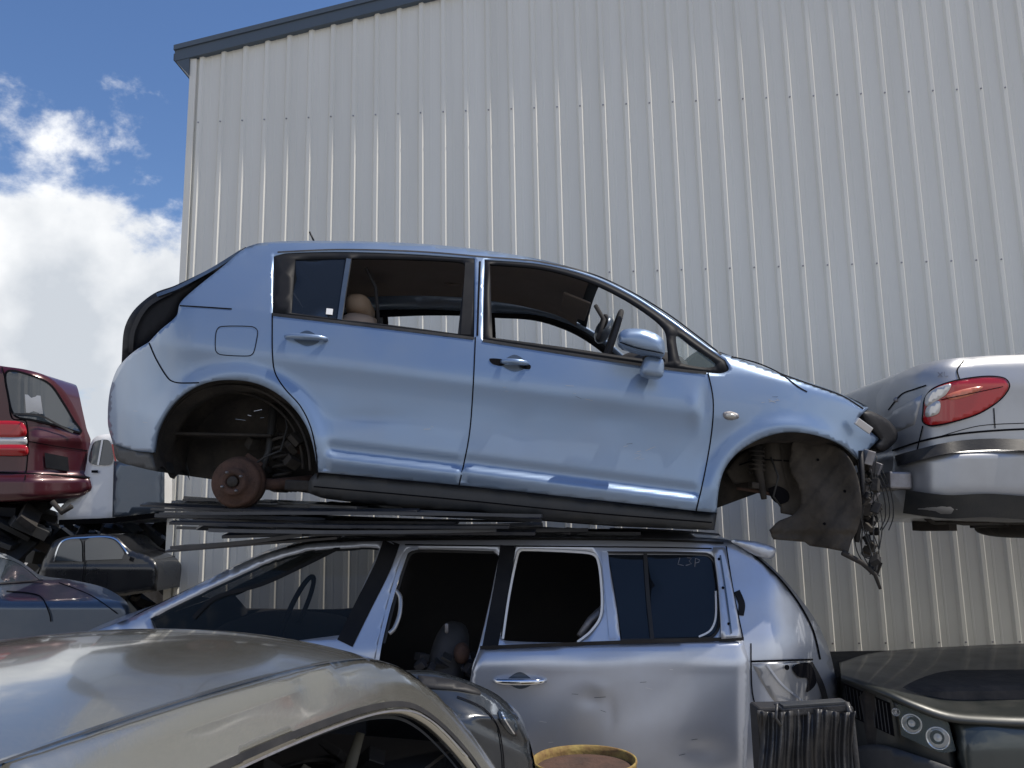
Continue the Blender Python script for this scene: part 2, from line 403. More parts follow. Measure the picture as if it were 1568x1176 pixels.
box("floor_pan",(U(760,760,4.7).x,4.73,U(760,738,4.7).z-0.10),(2.0,1.5,0.05),m_well,car,(0,0.07,0))
# front arch: torn plastic liner, inner apron, strut tower, strut, driveshaft stub
m_linerp=mat("fender_liner",(0.050,0.044,0.038),0.8,0,0,0.7,(0.115,0.10,0.085),8,0.4,50,0.3)
m_apron=mat("inner_apron",(0.075,0.066,0.056),0.8,0,0,0.8,(0.035,0.03,0.027),6,0.4,40,0.3)
FL=sm([(1214,676,1),(1250,676),(1290,690),(1312,725),(1320,780),(1312,815,1),(1304,828,1),(1299,846,1),(1268,840),(1240,836,1),(1232,830,1),(1184,826,1),(1178,812,1),(1192,798),(1214,788),(1226,770),(1222,744),(1208,716)],True)
def d_l1(x,y):
    return -0.16*sstep((x-1240)/75)+0.022*math.sin((x-y*0.35)*0.075)+0.010*sstep(math.sin((x+y*0.8)*0.10)*3)+0.02*sstep((y-812)/5)
L1=Side(car,4.12,0.01,d_l1,FL,4,0.004)
L1.sheet("fender_liner",FL,m_linerp,res=4,solid=0.004)
for i,(x,y,r_) in enumerate(((1262,802,0.006),(1252,704,0.006),(1293,752,0.006))):
    lathe("liner_hole_%d"%i,L1.P3([(x,y)],0.008)[0],(0,-1,0),[(0.0,0.0),(r_,0.0),(r_*1.15,0.004)],m_gap,car,16)
AP_=sm([(1112,722,1),(1136,694),(1175,672),(1225,668,1),(1236,720),(1232,770),(1218,790,1),(1196,786,1),(1192,756,1),(1150,752,1),(1146,738,1),(1124,742,1)],True)
L2=Side(car,4.26,0.01,lambda x,y:0.05*math.sin(x*0.045+1)-0.05*g(x,y,1180,715,20,60)+0.012*sstep((y-738)/4),AP_,4,0.006)
L2.sheet("inner_apron",AP_,m_apron,res=5,solid=0.008)
L2.sheet("apron_opening",sm([(1176,748,1),(1190,744),(1206,752),(1208,766),(1194,772),(1182,764)],True),m_gap,off=0.012,res=6,solid=0)
L2.rib("apron_fold",sm([(1132,712),(1160,704),(1210,706)]),2,m_gap,off=0.012)
L2.rib("apron_weld",sm([(1196,680),(1200,715),(1212,760)]),2,m_linerp,off=0.014)
tube("front_strut",[U(1158,684,4.2),U(1162,722,4.18),U(1170,764,4.15)],[0.030,0.022,0.014],m_well,car,12)
sp=[U(1159,686+i*0.55,4.2)+Vector((0.036*math.cos(i*0.5),0.036*math.sin(i*0.5),0)) for i in range(70)]
tube("front_spring",sp,0.006,m_well,car,6)
tube("steering_arm",[U(1128,748,4.2),U(1160,752,4.2),U(1210,764,4.25)],[0.008,0.010,0.008],m_rust,car,8)
tube("brake_hose",[U(1180,700,4.15),U(1192,730,4.12),U(1184,760,4.12),U(1196,776,4.15)],0.005,m_wire,car,6)
box("apron_bracket",U(1158,744,4.18),(0.07,0.05,0.03),m_linerp,car,(0,0.1,0.2),0.005)
for nm,m_,n_ in (("front_brackets",m_well,14),("front_clips",m_black,14),("front_metal",m_steel,5),("front_plastic",m_linerp,8)):
    it=[]
    for i in range(n_):
        y=rnd(690,870);x=1316+rnd(-10,26)*(1-(y-690)/260)+(y-690)*0.10
        it.append((U(x,y,rnd(3.95,4.3)),(rnd(.01,.04),rnd(.02,.06),rnd(.02,.07)),R3()))
    boxes(nm,it,m_,car)
for i in range(9):
    x=1312+rnd(0,30)
    tube("hanging_wire_%d"%i,[U(*p,4.0+0.02*i) for p in sm([(x,690+rnd(0,30)),(x+rnd(-8,12),745),(x+rnd(-6,12),800),(x+rnd(-2,18),850),(1345+rnd(-14,4),880+rnd(-30,20))])],0.003,m_wire,car,5)
for i in range(3):
    x=1356+i*6
    tube("loose_cable_%d"%i,[U(*p,4.15) for p in sm([(x-20,715),(x-4,752),(x,790),(x-rnd(4,14),812)])],0.003,m_wire,car,5)
tube("chassis_rail",[U(1290,846,4.0),U(1320,862,4.0),U(1340,880,4.0),U(1348,902,4.0)],[0.014,0.012,0.010,0.007],m_well,car,6)
box("crash_bar",U(1356,738,4.3),(0.11,0.35,0.085),m_steel,car,(0,0.05,0),0.01)
box("crash_bar_end",U(1328,700,4.05),(0.04,0.08,0.07),m_steel,car,(0.2,0.3,0),0.004)
box("headlamp_shard",U(1322,652,3.98),(0.09,0.02,0.035),m_clrl,car,(0.2,0.6,0.2),0.004)
tube("support_bar",[U(1318,690,4.0),U(1322,760,4.02),U(1312,830,4.05)],0.012,m_black,car,6)
NB=sm([(1312,628,1),(1335,630),(1362,645),(1374,662),(1372,676),(1352,692),(1340,684),(1346,672,1),(1330,655)],True)
L3=Side(car,4.05,0.9,lambda x,y:0.1*((x-1312)/60)**2,NB,8,0.03); L3.sheet("nose_trim",NB,m_black,res=6,solid=0.004); L3.rim("radiator_support",NB,m_black)
def handle(side,nm,x0,x1,y,hh,m,slope=0.08,cup=None):
    side.sheet(nm+"_cup",sm([( (x0+x1)/2-20,y-1),((x0+x1)/2,y-hh-5),((x0+x1)/2+20,y),((x0+x1)/2+16,y+hh),((x0+x1)/2,y+hh+5),((x0+x1)/2-16,y+hh-2)],True),cup or m_slate,off=0.001,res=5,solid=0)
    P=side.P3([(x0+(x1-x0)*t,y+slope*(x1-x0)*(t-0.5)) for t in (0,.08,.2,.5,.8,.92,1)],0.0)
    offs=[0.006,0.02,0.032,0.036,0.032,0.02,0.006]
    tube(nm,[p+Vector((0,-q,0)) for p,q in zip(P,offs)],[0.009,0.012,0.014,0.015,0.014,0.012,0.009],m,side.p,12)
handle(A,"rear_door_handle",438,502,518,7,m_blue,0.06)
handle(A,"front_door_handle",768,808,556,8,m_blue,0.08)
A.sheet("handle_socket",sm([(750,549),(772,551),(770,560),(754,557)],True),m_gap,off=0.003,res=5,solid=0)
A.sheet("handle_socket_b",sm([(796,556),(812,559),(811,565),(798,563)],True),m_gap,off=0.003,res=5,solid=0)
A.sheet("side_repeater_rim",sm([(1108,632),(1118,630),(1130,634),(1131,640),(1120,643),(1110,640)],True),m_steel,off=0.006,res=4)
A.sheet("side_repeater",sm([(1112,634),(1120,633),(1127,636),(1126,639),(1118,640),(1112,638)],True),m_amber,off=0.012,res=4)
A.sheet("sticker",[(500,472),(510,473),(509,482),(499,481)],m_white,off=-0.010,res=6,solid=0)
tube("aerial",[U(481,370,4.7),U(474,355,4.7)],0.006,m_black,car,6)
def trblob(nm,outl,Y,W,rpx,rm,m,parent,res=6,dfn=None,rimm=None):
    o=sm(outl,True); s=Side(parent,Y,W,dfn or (lambda x,y:0.0),o,rpx,rm)
    s.sheet(nm,o,m,res=res,solid=0,mirror=True); s.rim(nm+"_wrap",o,rimm or m)
    return s
ms=trblob("mirror_shell",[(948,512),(958,504),(985,504),(1008,513),(1017,524),(1017,545),(1006,545),(975,538),(950,528)],3.72,0.14,14,0.05,m_blue,car,5)
ms.rib("mirror_seam",sm([(949,524),(975,533),(1016,541)]),1.5,m_gap,off=0.004)
trblob("mirror_foot",[(990,546),(1006,546),(1016,553),(1015,576),(1002,578),(985,574),(982,564)],3.78,0.10,10,0.03,m_blue,car,4)
trblob("mirror_arm",[(990,538),(1012,542),(1008,554),(990,550)],3.80,0.10,4,0.01,m_black,car,4)
blob("rear_headrest",U(549,470,4.45),0.068,0.12,0.062,m_tan,car)
blob("rear_headrest_far",U(556,478,5.0),0.068,0.12,0.058,m_tan,car)
blob("rear_seat_back",(U(545,540,4.4).x,4.75,U(545,545,4.4).z),0.12,0.62,0.24,m_tan,car,3.5,0.2)
blob("rear_seat_base",(U(600,640,4.4).x,4.75,U(600,640,4.4).z),0.3,0.62,0.12,m_tan,car,3.5)
blob("dashboard",(U(985,590,4.6).x,4.73,U(985,580,4.4).z),0.22,0.66,0.14,m_int,car,3.0,0.1)
sw=U(935,532,4.32); tube("steering_wheel",[sw+Vector((0.06*math.sin(a),0.18*math.cos(a),0.17*math.sin(a)+0.02)) for a in [2*math.pi*i/28 for i in range(28)]],0.014,m_int,car,8,True)
tube("windscreen_strut",[U(912,468,4.4),U(925,490,4.35),U(915,520,4.3)],0.012,m_int,car,6)
box("sun_visor",U(880,470,4.6),(0.16,0.40,0.012),m_liner,car,(0,0.42,0),0.01)
blob("interior_mirror",U(925,492,4.73),0.02,0.11,0.03,m_int,car)
blob("airbag_cloth",U(925,505,4.9),0.05,0.08,0.09,m_slate,car,2.0,0.5)
tube("grab_handle",[U(680,432,5.0),U(690,436,4.98),U(705,435,5.0)],0.009,m_liner,car,6)
tube("seat_belt",[U(560,410,4.25),U(575,440,4.3),U(580,500,4.3)],0.010,m_int,car,5)
box("roof_rail",U(800,432,4.85),(0.5,0.03,0.02),m_liner,car,(0,0.1,0))

# ============================================================ LOWER MINIVAN
van=empty("silver_minivan")
VO=sm([(196,948,1),(250,922),(300,897),(350,872),(400,850),(440,837),(480,828),(540,824),(600,823),(800,820),(1000,821),(1112,826),(1150,843),(1190,876),(1225,916),(1250,952),(1268,990),(1278,1030),(1288,1090),(1290,1176),(1285,1330,1),(-60,1330,1),(-60,1150),(-10,1060),(90,990)],True)
def d_van(x,y):
    belt=988-(x-735)*0.03; h=belt-y
    d=0.02+0.0011*h if h>0 else 0.02*max(0,1+h/50)**2
    if h<-120: d+=0.02*((-h-120)/80)**2
    if x>1170: d+=0.42*((x-1170)/115)**2
    if x<500: d+=0.25*((500-x)/400)**2
    d+=0.006*g(x,y,905,1070,22,14)-0.003*g(x,y,925,1056,16,10)+0.008*g(x,y,1075,1150,30,14)+0.004*g(x,y,990,1020,60,14)+0.004*g(x,y,935,1090,8,26)
    d+=0.002*math.sin(x*0.03+y*0.05)
    return d
V=Side(van,3.98,1.66,d_van,VO[:6*17],12,0.04,False)
H1=sm([(228,946,1),(300,910),(400,864),(450,846),(500,838),(560,836),(582,838,1),(555,900),(526,972,1),(400,985),(240,975,1)],True)
H2=sm([(622,846),(640,840),(755,843,1),(764,850,1),(750,920),(733,992),(722,1030),(722,1310,1),(570,1310,1),(570,1060),(582,985),(602,905)],True)
H3=sm([(790,848),(800,842),(895,846),(914,854),(921,900),(920,942),(905,966),(884,983),(775,981),(767,972),(776,910)],True)
H4=sm([(930,848,1),(1080,850),(1094,862),(1101,930),(1099,962),(1084,976),(950,980,1),(944,930)],True)
V.sheet("body_side",VO,m_silver,[H1,H2,H3,H4],res=9,solid=0.03)
V.sheet("body_side_opposite",VO,m_int,[H1],res=26,solid=0.01,near=False,mirror=True)
V.sheet("cab_glass",H1,m_glassm,off=-0.012,res=24,solid=0)
V.skin("roof",sm([(480,828),(540,824),(600,823),(800,820),(1000,821),(1112,826)]),m_silver,0.03,pw=3)
V.skin("windscreen",sm([(196,948),(250,922),(300,897),(350,872),(400,850),(440,837),(480,828)]),m_glassm,0.05)
V.skin("bonnet",sm([(-60,1150),(-10,1060),(90,990),(196,948)]),m_silver,0.05)
V.skin("tailgate",sm([(1112,826),(1150,843),(1190,876),(1225,916),(1250,952),(1268,990),(1278,1030),(1288,1090),(1290,1176),(1285,1330)]),m_gloss,0.02)
V.rib("a_pillar_black",sm([(600,829),(585,870),(555,930),(528,985)]),26,m_gloss,off=0.004)
V.rib("quarter_post",sm([(520,838),(460,868),(400,895),(330,915),(296,946)]),6,m_gloss,off=-0.004)
V.rib("b_pillar_black",sm([(778,836),(768,900),(750,992)]),24,m_gloss,off=0.003)
V.rib("roof_drip",sm([(440,838),(480,830),(560,827),(800,825),(1000,827),(1108,831)]),3.5,m_black,off=0.003)
V.rib("roof_rail_edge",sm([(620,834),(760,836),(1000,838),(1090,840)]),2,m_gap,off=0.002)
V.rib("door_aperture_lip",sm([(640,838),(622,846),(602,905),(582,985),(574,1040)]),6,m_silver,off=0.012)
V.rib("aperture_seal",sm([(756,846),(640,844),(626,852),(608,907),(588,985)]),4,m_black,off=0.006)
V.rib("window_lip_b",sm([(770,978),(780,910),(793,848),(800,842),(895,846),(914,854),(921,900),(920,942),(905,966),(884,983)]),3.5,m_white,off=0.008)
V.sheet("c_pillar",sm([(1092,838,1),(1110,838,1),(1136,976,1),(1105,978,1),(1100,900)],True),m_silver,off=0.03,res=7)
V.rib("c_pillar_seam",sm([(1112,836),(1122,900),(1138,978)]),2,m_gap,off=0.012)
V.rib("c_pillar_channel",sm([(1103,850),(1112,910),(1120,970)]),2.5,m_slate,off=0.036)
for i,(x,y) in enumerate(((1101,856),(1107,900),(1116,955))):
    lathe("bolt_%d"%i,V.P3([(x,y)],0.032)[0],(0,-1,0),[(0.007,0),(0.006,0.004),(0,0.005)],m_gap,van,10)
V.sheet("sliding_window_front",sm([(932,850,1),(990,850,1),(998,979,1),(952,979,1),(945,930)],True),m_glassd,off=-0.012,res=20,solid=0)
V.sheet("sliding_window_rear",sm([(990,850,1),(1080,852),(1092,862),(1099,930),(1097,962),(1084,974),(998,977,1)],True),m_glassd,off=-0.008,res=20,solid=0)
V.rib("window_divider",sm([(988,848),(992,910),(999,980)]),6,m_black,off=0.0)
V.rib("window_seal",sm([(930,846),(1080,848),(1095,861),(1102,930),(1100,962),(1085,977),(950,980)]),4,m_black,off=0.003)
V.rib("window_inner_lip",sm([(1096,905),(1096,945),(1088,965),(1070,975)]),3,m_white,off=-0.003)
for i,p in enumerate([[(1041,854),(1038,864),(1047,866)],[(1052,854),(1059,855),(1055,859),(1059,863),(1050,866)],[(1064,868),(1065,855),(1071,857),(1070,861),(1065,862)]]):
    V.rib("chalk_mark_%d"%i,p,0.8,m_steel,off=-0.005)
V.rib("lock_pillar_front",sm([(926,846),(932,910),(938,978)]),10,m_silver,off=0.006)
DO=sm([(735,994,1),(940,986),(1139,980,1),(1146,1010),(1148,1060),(1144,1140),(1138,1300,1),(730,1300,1),(722,1150),(719,1060),(722,1030)],True)
def d_door(x,y): 
    return d_van(x,y)-0.03-0.006*math.exp(-((y-1016)/14)**2)+0.012*sstep((x-1128)/18)+0.00013*max(0,1040-y)
DS=Side(van,3.98,1.66,d_door,DO,8,0.02)
DS.sheet("sliding_door",DO,m_silver,res=7,solid=0.03)
DS.rib("door_belt_seal",sm([(735,992),(940,984),(1139,978)]),6,m_black,off=0.006)
handle(DS,"sliding_door_handle",756,836,1042,8,m_chrome,0.0,m_slate)
for i in range(14):
    x,y=random.choice([(800,1120),(1050,1140),(900,1080),(1000,1040),(1180,960)]);x+=rnd(-40,40);y+=rnd(-20,20);a=rnd(-0.4,0.4);l=rnd(5,18)
    if x<1130: DS.rib("scratch_%d"%i,[(x,y),(x+l*math.cos(a),y+l*math.sin(a))],rnd(0.4,0.8),random.choice([m_slate,m_white]),off=0.0015)
V.rib("quarter_window_seal",sm([(1128,905),(1136,925),(1134,942)]),10,m_gloss,off=0.006)
V.rib("tailgate_gap",sm([(1150,846),(1190,882),(1222,922),(1245,965),(1256,1010)]),3,m_gap,off=0.004)
V.sheet("taillight_recess",sm([(1152,1016,1),(1242,1012,1),(1256,1040),(1264,1080),(1262,1092,1),(1195,1080),(1170,1050)],True),m_silver2,off=0.005,res=7)
V.sheet("taillight_recess_dark",sm([(1215,1020),(1240,1016),(1250,1045),(1235,1060),(1238,1040),(1222,1036)],True),m_gap,off=0.019,res=6,solid=0)
V.rib("recess_edge",sm([(1150,1013),(1245,1010)]),3,m_gap,off=0.018)
V.rib("recess_fold",sm([(1175,1018),(1200,1050),(1245,1085)]),3,m_silver,off=0.02)
V.rib("bumper_bracket",sm([(1240,1015),(1258,1050),(1268,1090)]),9,m_black,off=0.01)
V.rib("rear_door_gap",sm([(1150,985),(1152,1060),(1166,1110)]),2,m_gap,off=0.004)
lathe("grommet",V.P3([(1205,1022)],0.022)[0],(0,-1,0),[(0,0),(0.012,0)],m_gap,van,14)
trblob("roof_spoiler",[(1120,828),(1150,828),(1186,838),(1188,846),(1180,856),(1160,852),(1135,838)],4.12,1.25,6,0.02,m_silver,van,5)
box("load_floor",(U(800,1176,4.4).x,4.8,0.42),(3.0,1.5,0.06),m_int,van)
m_seat=mat("grey_seat",(0.06,0.06,0.065),0.85,0,0,0.4,(0.035,0.035,0.035),8)
for i,(x,y) in enumerate(((680,1020),(905,1010))):
    blob("seat_back_%d"%i,(U(x,y,4.5).x,4.45,U(x,y,4.5).z-0.1),0.10,0.25,0.33,m_seat,van,3.2,0.2)
    blob("seat_base_%d"%i,(U(x-60,1140,4.5).x,4.45,0.6),0.26,0.25,0.10,m_seat,van,3.2)
blob("van_dashboard",(U(430,980,4.6).x,4.78,U(430,985,4.6).z),0.35,0.6,0.12,m_int,van,3,0.1)
sw=U(455,935,4.4); tube("steering_wheel",[sw+Vector((0.07*math.sin(a),0.18*math.cos(a),0.17*math.sin(a))) for a in [2*math.pi*i/28 for i in range(28)]],0.013,m_int,van,8,True)
tube("grab_handle",V.P3(sm([(606,904),(613,915),(612,940),(604,962),(596,970)]),-0.0),0.011,m_silver2,van,8)
tube("wheel_arc_trim",V.P3(sm([(300,945),(330,920),(390,888),(430,878)]),-0.25),0.012,m_int,van,8)
tube("belt_strap",[U(930,930,4.15),U(905,950,4.15),U(888,975,4.12)],[0.03,0.022,0.02],m_steel,van,8)
blob("junk_bundle",U(707,1000,4.2),0.04,0.05,0.05,m_rust,van,2.0)
box("inner_latch",U(684,962,4.15),(0.02,0.02,0.05),m_steel,van)
for nm,m_,n_ in (("inner_scrap",m_int,14),("inner_metal",m_steel,6),("inner_wire",m_wire,10)):
    boxes(nm,[(U(rnd(640,735),rnd(1000,1060),rnd(4.1,4.5)),(rnd(.02,.09),.05,rnd(.01,.05)),R3()) for i in range(n_)],m_,van)

# ============================================================ STRIPS PILE
st=empty("black_trim_strips")
def strip(i,x0,y0,x1,y1,Y0,Y1,w,h):
    a=U(x0,y0,Y0);b=U(x1,y1,Y1); t=(b-a); l=t.length; t.normalize()
    s=t.cross(Vector((0,0,1))).normalized(); s=(s+Vector((0,0,rnd(-.25,.25)))).normalized(); n=s.cross(t)
    P=[];N=7;sag=rnd(-0.015,0.01)
    for k in range(N):
        q=k/(N-1); c=a+t*l*q+Vector((0,0,sag*4*q*(1-q)))
        for sx,sz in ((-.5,-.5),(.5,-.5),(.5,.5),(-.5,.5)): P.append(c+s*w*sx+n*h*sz)
    Fc=[(0,3,2,1),((N-1)*4,(N-1)*4+1,(N-1)*4+2,(N-1)*4+3)]
    for k in range(N-1):
        for j in range(4): Fc.append((k*4+j,k*4+(j+1)%4,(k+1)*4+(j+1)%4,(k+1)*4+j))
    mk("strip_%d"%i,P,Fc,m_strip,st,smooth=False)
k=0
for a in [(220,772,640,782,4.2,3.9),(250,787,830,790,4.0,3.8),(235,780,560,775,4.6,4.3),(262,800,780,806,3.95,3.85),(322,812,760,812,3.9,3.9),(345,820,820,815,4.1,3.95),(258,843,520,822,4.4,4.1),(270,838,470,818,4.2,4.0),(285,762,620,778,4.8,4.2),(480,780,828,795,4.1,3.9),(300,795,700,800,4.4,4.0),(400,768,700,785,4.6,4.2),(420,805,830,803,4.3,4.0),(275,808,600,817,4.5,4.1),(500,770,760,790,4.8,4.3),(240,790,500,797,4.3,4.2),(560,812,900,812,4.2,4.2),(600,800,980,815,4.4,4.3),(285,765,420,769,4.4,4.2)]:
    strip(k,*a,rnd(.04,.10),rnd(.010,.02)); k+=1
for i in range(20):
    x=rnd(240,420); y=rnd(768,815)
    strip(k,x,y,x+rnd(250,420),y+rnd(-6,14),rnd(4.0,5.2),rnd(4.0,5.2),rnd(.04,.1),0.012); k+=1
for i in range(10):
    x=rnd(700,960)
    strip(k,x,815+rnd(-8,4),x+rnd(120,200),820+rnd(-8,4),rnd(4.2,5.2),rnd(4.2,5.2),.08,0.02); k+=1

# ============================================================ BUILDING
bd=empty("corrugated_metal_warehouse")
m,t,b=nt("cream_cladding"); N=t.nodes; L=t.links
tc=N.new('ShaderNodeTexCoord'); mp=N.new('ShaderNodeMapping'); mp.inputs['Scale'].default_value=(3,3,0.25)
L.new(tc.outputs['Object'],mp.inputs['Vector']); no=N.new('ShaderNodeTexNoise'); no.inputs['Scale'].default_value=1.6; no.inputs['Detail'].default_value=9
L.new(mp.outputs['Vector'],no.inputs['Vector']); rp=N.new('ShaderNodeValToRGB')
rp.color_ramp.elements[0].position=0.3; rp.color_ramp.elements[0].color=(0.69,0.675,0.61,1); rp.color_ramp.elements[1].position=0.7; rp.color_ramp.elements[1].color=(0.76,0.745,0.68,1)
L.new(no.outputs['Fac'],rp.inputs['Fac']); L.new(rp.outputs['Color'],b.inputs['Base Color']); b.inputs['Roughness'].default_value=0.45
no2=N.new('ShaderNodeTexNoise'); no2.inputs['Scale'].default_value=0.9; L.new(tc.outputs['Object'],no2.inputs['Vector'])
bp=N.new('ShaderNodeBump'); bp.inputs['Strength'].default_value=0.06; bp.inputs['Distance'].default_value=0.05; L.new(no2.outputs['Fac'],bp.inputs['Height']); L.new(bp.outputs['Normal'],b.inputs['Normal'])
m_wall=m
m_flash=mat("slate_flashing",(0.075,0.10,0.13),0.5,0,0,0.2,(0.13,0.15,0.17),3)
YAW=math.radians(-3.0)
cor=U(274,500,6.65); ax=Vector((math.cos(YAW),math.sin(YAW),0)); nrm=Vector((ax.y,-ax.x,0))
def Wp(s,z,o=0.0): return Vector((cor.x,cor.y,0))+ax*s+nrm*o+Vector((0,0,z))
dcor=RT*((298-784)/F)+UP*((588-93)/F)+fw
zc=EYE+dcor.z*6.65/dcor.y
slope=0.215; AP=8.0; Ltot=16.0
def ztop(s): return zc+slope*min(s,2*AP-s)
pitch=0.192; V_=[];F_=[]
prof=[];s=0.06
while s<Ltot:
    prof+= [(s,0.0),(s+0.016,0.022),(s+0.044,0.022),(s+0.060,0.0),(s+0.10,0.0),(s+0.103,0.002),(s+0.116,0.002),(s+0.119,0.0)]; s+=pitch
prof=[(0,0)]+prof
for q,o in prof:
    V_.append(Wp(q,-0.02,o)); V_.append(Wp(q,ztop(q),o))
for i in range(len(prof)-1): F_.append((2*i,2*i+2,2*i+3,2*i+1))
mk("front_wall",V_,F_,m_wall,bd,smooth=False)
V_=[Wp(0,0,0),Wp(0,zc,0),Wp(0,zc,-14),Wp(0,0,-14),Wp(Ltot,0,0),Wp(Ltot,ztop(Ltot),0),Wp(Ltot,zc,-14),Wp(Ltot,0,-14)]
mk("side_walls",V_,[(0,1,2,3),(4,7,6,5),(3,2,6,7)],m_wall,bd,smooth=False)
V_=[];
for q in (-0.15,AP,Ltot+0.15):
    zz=ztop(max(0,q) if q<AP else min(q,Ltot))-(0.03 if q<0 or q>Ltot else 0)
    for o in (0.04,-14.1): V_+= [Wp(q,zz+0.02,o),Wp(q,zz+0.08,o)]
mk("roof",V_,[(1,3,7,5),(5,7,11,9),(0,4,6,2),(4,8,10,6),(0,1,5,4),(4,5,9,8),(2,6,7,3),(6,10,11,7)],m_flash,bd,smooth=False)
def barge(s0,s1,z0,z1,h0,h1,o0,o1,nm):
    a=[Wp(s0,z0+h0,o0),Wp(s0,z0+h1,o0),Wp(s0,z0+h1,o1),Wp(s0,z0+h0,o1)]; c=[Wp(s1,z1+h0,o0),Wp(s1,z1+h1,o0),Wp(s1,z1+h1,o1),Wp(s1,z1+h0,o1)]
    mk(nm,a+c,[(0,3,2,1),(4,5,6,7),(0,1,5,4),(1,2,6,5),(2,3,7,6),(3,0,4,7)],m_flash,bd,smooth=False)
barge(-0.13,AP,zc-0.028,ztop(AP),0.0,0.13,-0.05,0.055,"barge_flashing_left"); barge(AP,Ltot+.1,ztop(AP),ztop(Ltot)-.02,0.0,0.13,-0.05,0.055,"barge_flashing_right")
barge(-0.14,AP,zc-0.03,ztop(AP),0.10,0.145,-0.04,0.07,"barge_cap")
V_=[]
gp_=[(-0.005,-0.16),(-0.13,-0.02),(-0.14,0.10),(-0.005,0.10)]
for o in (0.05,-14): V_+= [Wp(q,zc+h,o) for q,h in gp_]
mk("gutter",V_,[(0,1,2,3),(7,6,5,4),(0,4,5,1),(1,5,6,2),(2,6,7,3),(3,7,4,0)],m_flash,bd,smooth=False)
a=[(0,-0.04),(0,0.030),(0.055,0.030),(0.055,0.003)]
V_=[];
for z in (0,zc-0.0): V_+= [Wp(q-0.004,z,o) for q,o in a]
mk("corner_flashing",V_,[(0,1,5,4),(1,2,6,5),(2,3,7,6)],m_wall,bd,smooth=False)
V_=[];F_=[]
dd=UP*((588-150)/F)+fw; zr=EYE+dd.z*6.3/dd.y
rows=[zr-1.45*i for i in range(-2,4)]
s=0.06+0.030
while s<Ltot:
    for z in rows:
        if 0.1<z<ztop(s)-0.15:
            bi=len(V_); r=0.007
            for o in (0.022,0.028):
                for k_ in range(6): V_.append(Wp(s+r*math.cos(k_*math.pi/3),z+r*math.sin(k_*math.pi/3),o))
            F_+= [(bi+k_,bi+(k_+1)%6,bi+6+(k_+1)%6,bi+6+k_) for k_ in range(6)]+[tuple(bi+6+k_ for k_ in range(6))]
    s+=pitch
mk("roofing_screws",V_,F_,m_steel,bd,smooth=False)

# ============================================================ RIGHT SEDAN (stacked)
sr=empty("silver_sedan")
SO=sm([(1342,610),(1352,592),(1375,573),(1410,558),(1450,550),(1510,545),(1568,543),(1640,540),(1700,520),(1800,455),(1900,425),(2100,430),(2300,560),(2450,640),(2480,780,1),(1640,800),(1400,790),(1372,760),(1366,735),(1368,700),(1362,670),(1346,640)],True)
def d_sr(x,y):
    d=0.0
    if x<1470: d+=0.45*((1470-x)/125)**2
    if y<590: d+=0.0004*(590-y)**1.2
    yb=692-(x-1370)*0.05
    d-=0.06*sstep((y-yb)/10)
    if y>745: d+=0.05*((y-745)/40)**2
    return d
R=Side(sr,4.05,1.6,d_sr,SO,16,0.06)
R.sheet("body_side",SO,m_silver2,res=8,solid=0,mirror=True); R.rim("body_wrap",SO,m_silver2)
R.rib("bumper_strip",sm([(1372,706),(1400,698),(1440,688),(1480,682),(1530,680),(1600,684),(1700,700)]),17,m_black,off=0.035)
R.rib("bumper_gap",sm([(1366,690),(1420,673),(1480,663),(1568,657),(1700,655)]),3,m_gap,off=0.004)
R.rib("bumper_under",sm([(1385,768),(1450,776),(1520,774),(1700,790)]),36,m_sill,off=0.03)
R.rib("wing_crease",sm([(1440,668),(1500,652),(1568,648)]),1.2,m_gap,off=0.003)
TL=sm([(1413,632),(1416,610),(1430,594),(1465,582),(1510,576),(1538,579),(1546,592),(1532,612),(1500,633),(1460,646),(1425,652),(1413,646)],True)
R.sheet("tail_light",TL,m_redl,off=0.012,res=6)
R.sheet("tail_light_clear",sm([(1418,606),(1434,594),(1456,588),(1450,602),(1436,612),(1418,622)],True),m_clrl,off=0.02,res=5)
R.sheet("tail_light_clear_b",sm([(1420,622),(1438,614),(1437,632),(1418,638)],True),m_clrl,off=0.02,res=5)
R.sheet("tail_light_orange",sm([(1448,606),(1475,596),(1505,592),(1490,604),(1458,612)],True),m_orl,off=0.018,res=5)
R.rib("tail_light_edge",TL+[TL[0]],2,m_gap,off=0.014)
R.rib("lens_divider",sm([(1440,612),(1480,604),(1536,592)]),1.2,m_gap,off=0.022)
R.rib("boot_seam",sm([(1413,652),(1404,690)]),2,m_gap,off=0.004)
R.rib("boot_lid_seam",sm([(1470,582),(1466,566),(1476,552)]),2,m_gap,off=0.004)
R.rib("boot_top",sm([(1360,628),(1380,604),(1400,596),(1418,590)]),2,m_gap,off=0.004)
R.sheet("number_recess",sm([(1350,640,1),(1412,604,1),(1400,650,1),(1368,664,1)],True),m_silver2,off=0.003,res=7,solid=0.02)
for i,p in enumerate([[(1436,570),(1443,577)],[(1443,570),(1436,577)],[(1446,569),(1446,576),(1452,576)]]): R.rib("badge_%d"%i,p,1.5,m_steel,off=0.006)
lathe("boot_lock",R.P3([(1372,612)],0.006)[0],(-0.6,-0.8,0.1),[(0.014,0),(0.012,0.006),(0,0.006)],m_steel,sr,14)
R.rib("door_seam",sm([(1522,625),(1524,656)]),1.5,m_gap,off=0.004)
V_=R.P3(sm([(1720,530),(1810,465),(1900,440),(2080,445),(2160,500),(2200,560),(1740,560)],True),0.01); mk("side_glass",V_,[tuple(range(len(V_)))],m_glassd,sr,smooth=False)
boxes("under_parts",[(U(rnd(1400,1600),rnd(784,806),rnd(4.3,5)),(rnd(.1,.3),.2,rnd(.03,.07)),(0,rnd(-.2,.2),random.random())) for i in range(18)],m_well,sr)
tube("exhaust",[U(1420,792,4.3),U(1430,798,4.6),U(1500,796,4.9),U(1600,796,5)],0.02,m_well,sr)
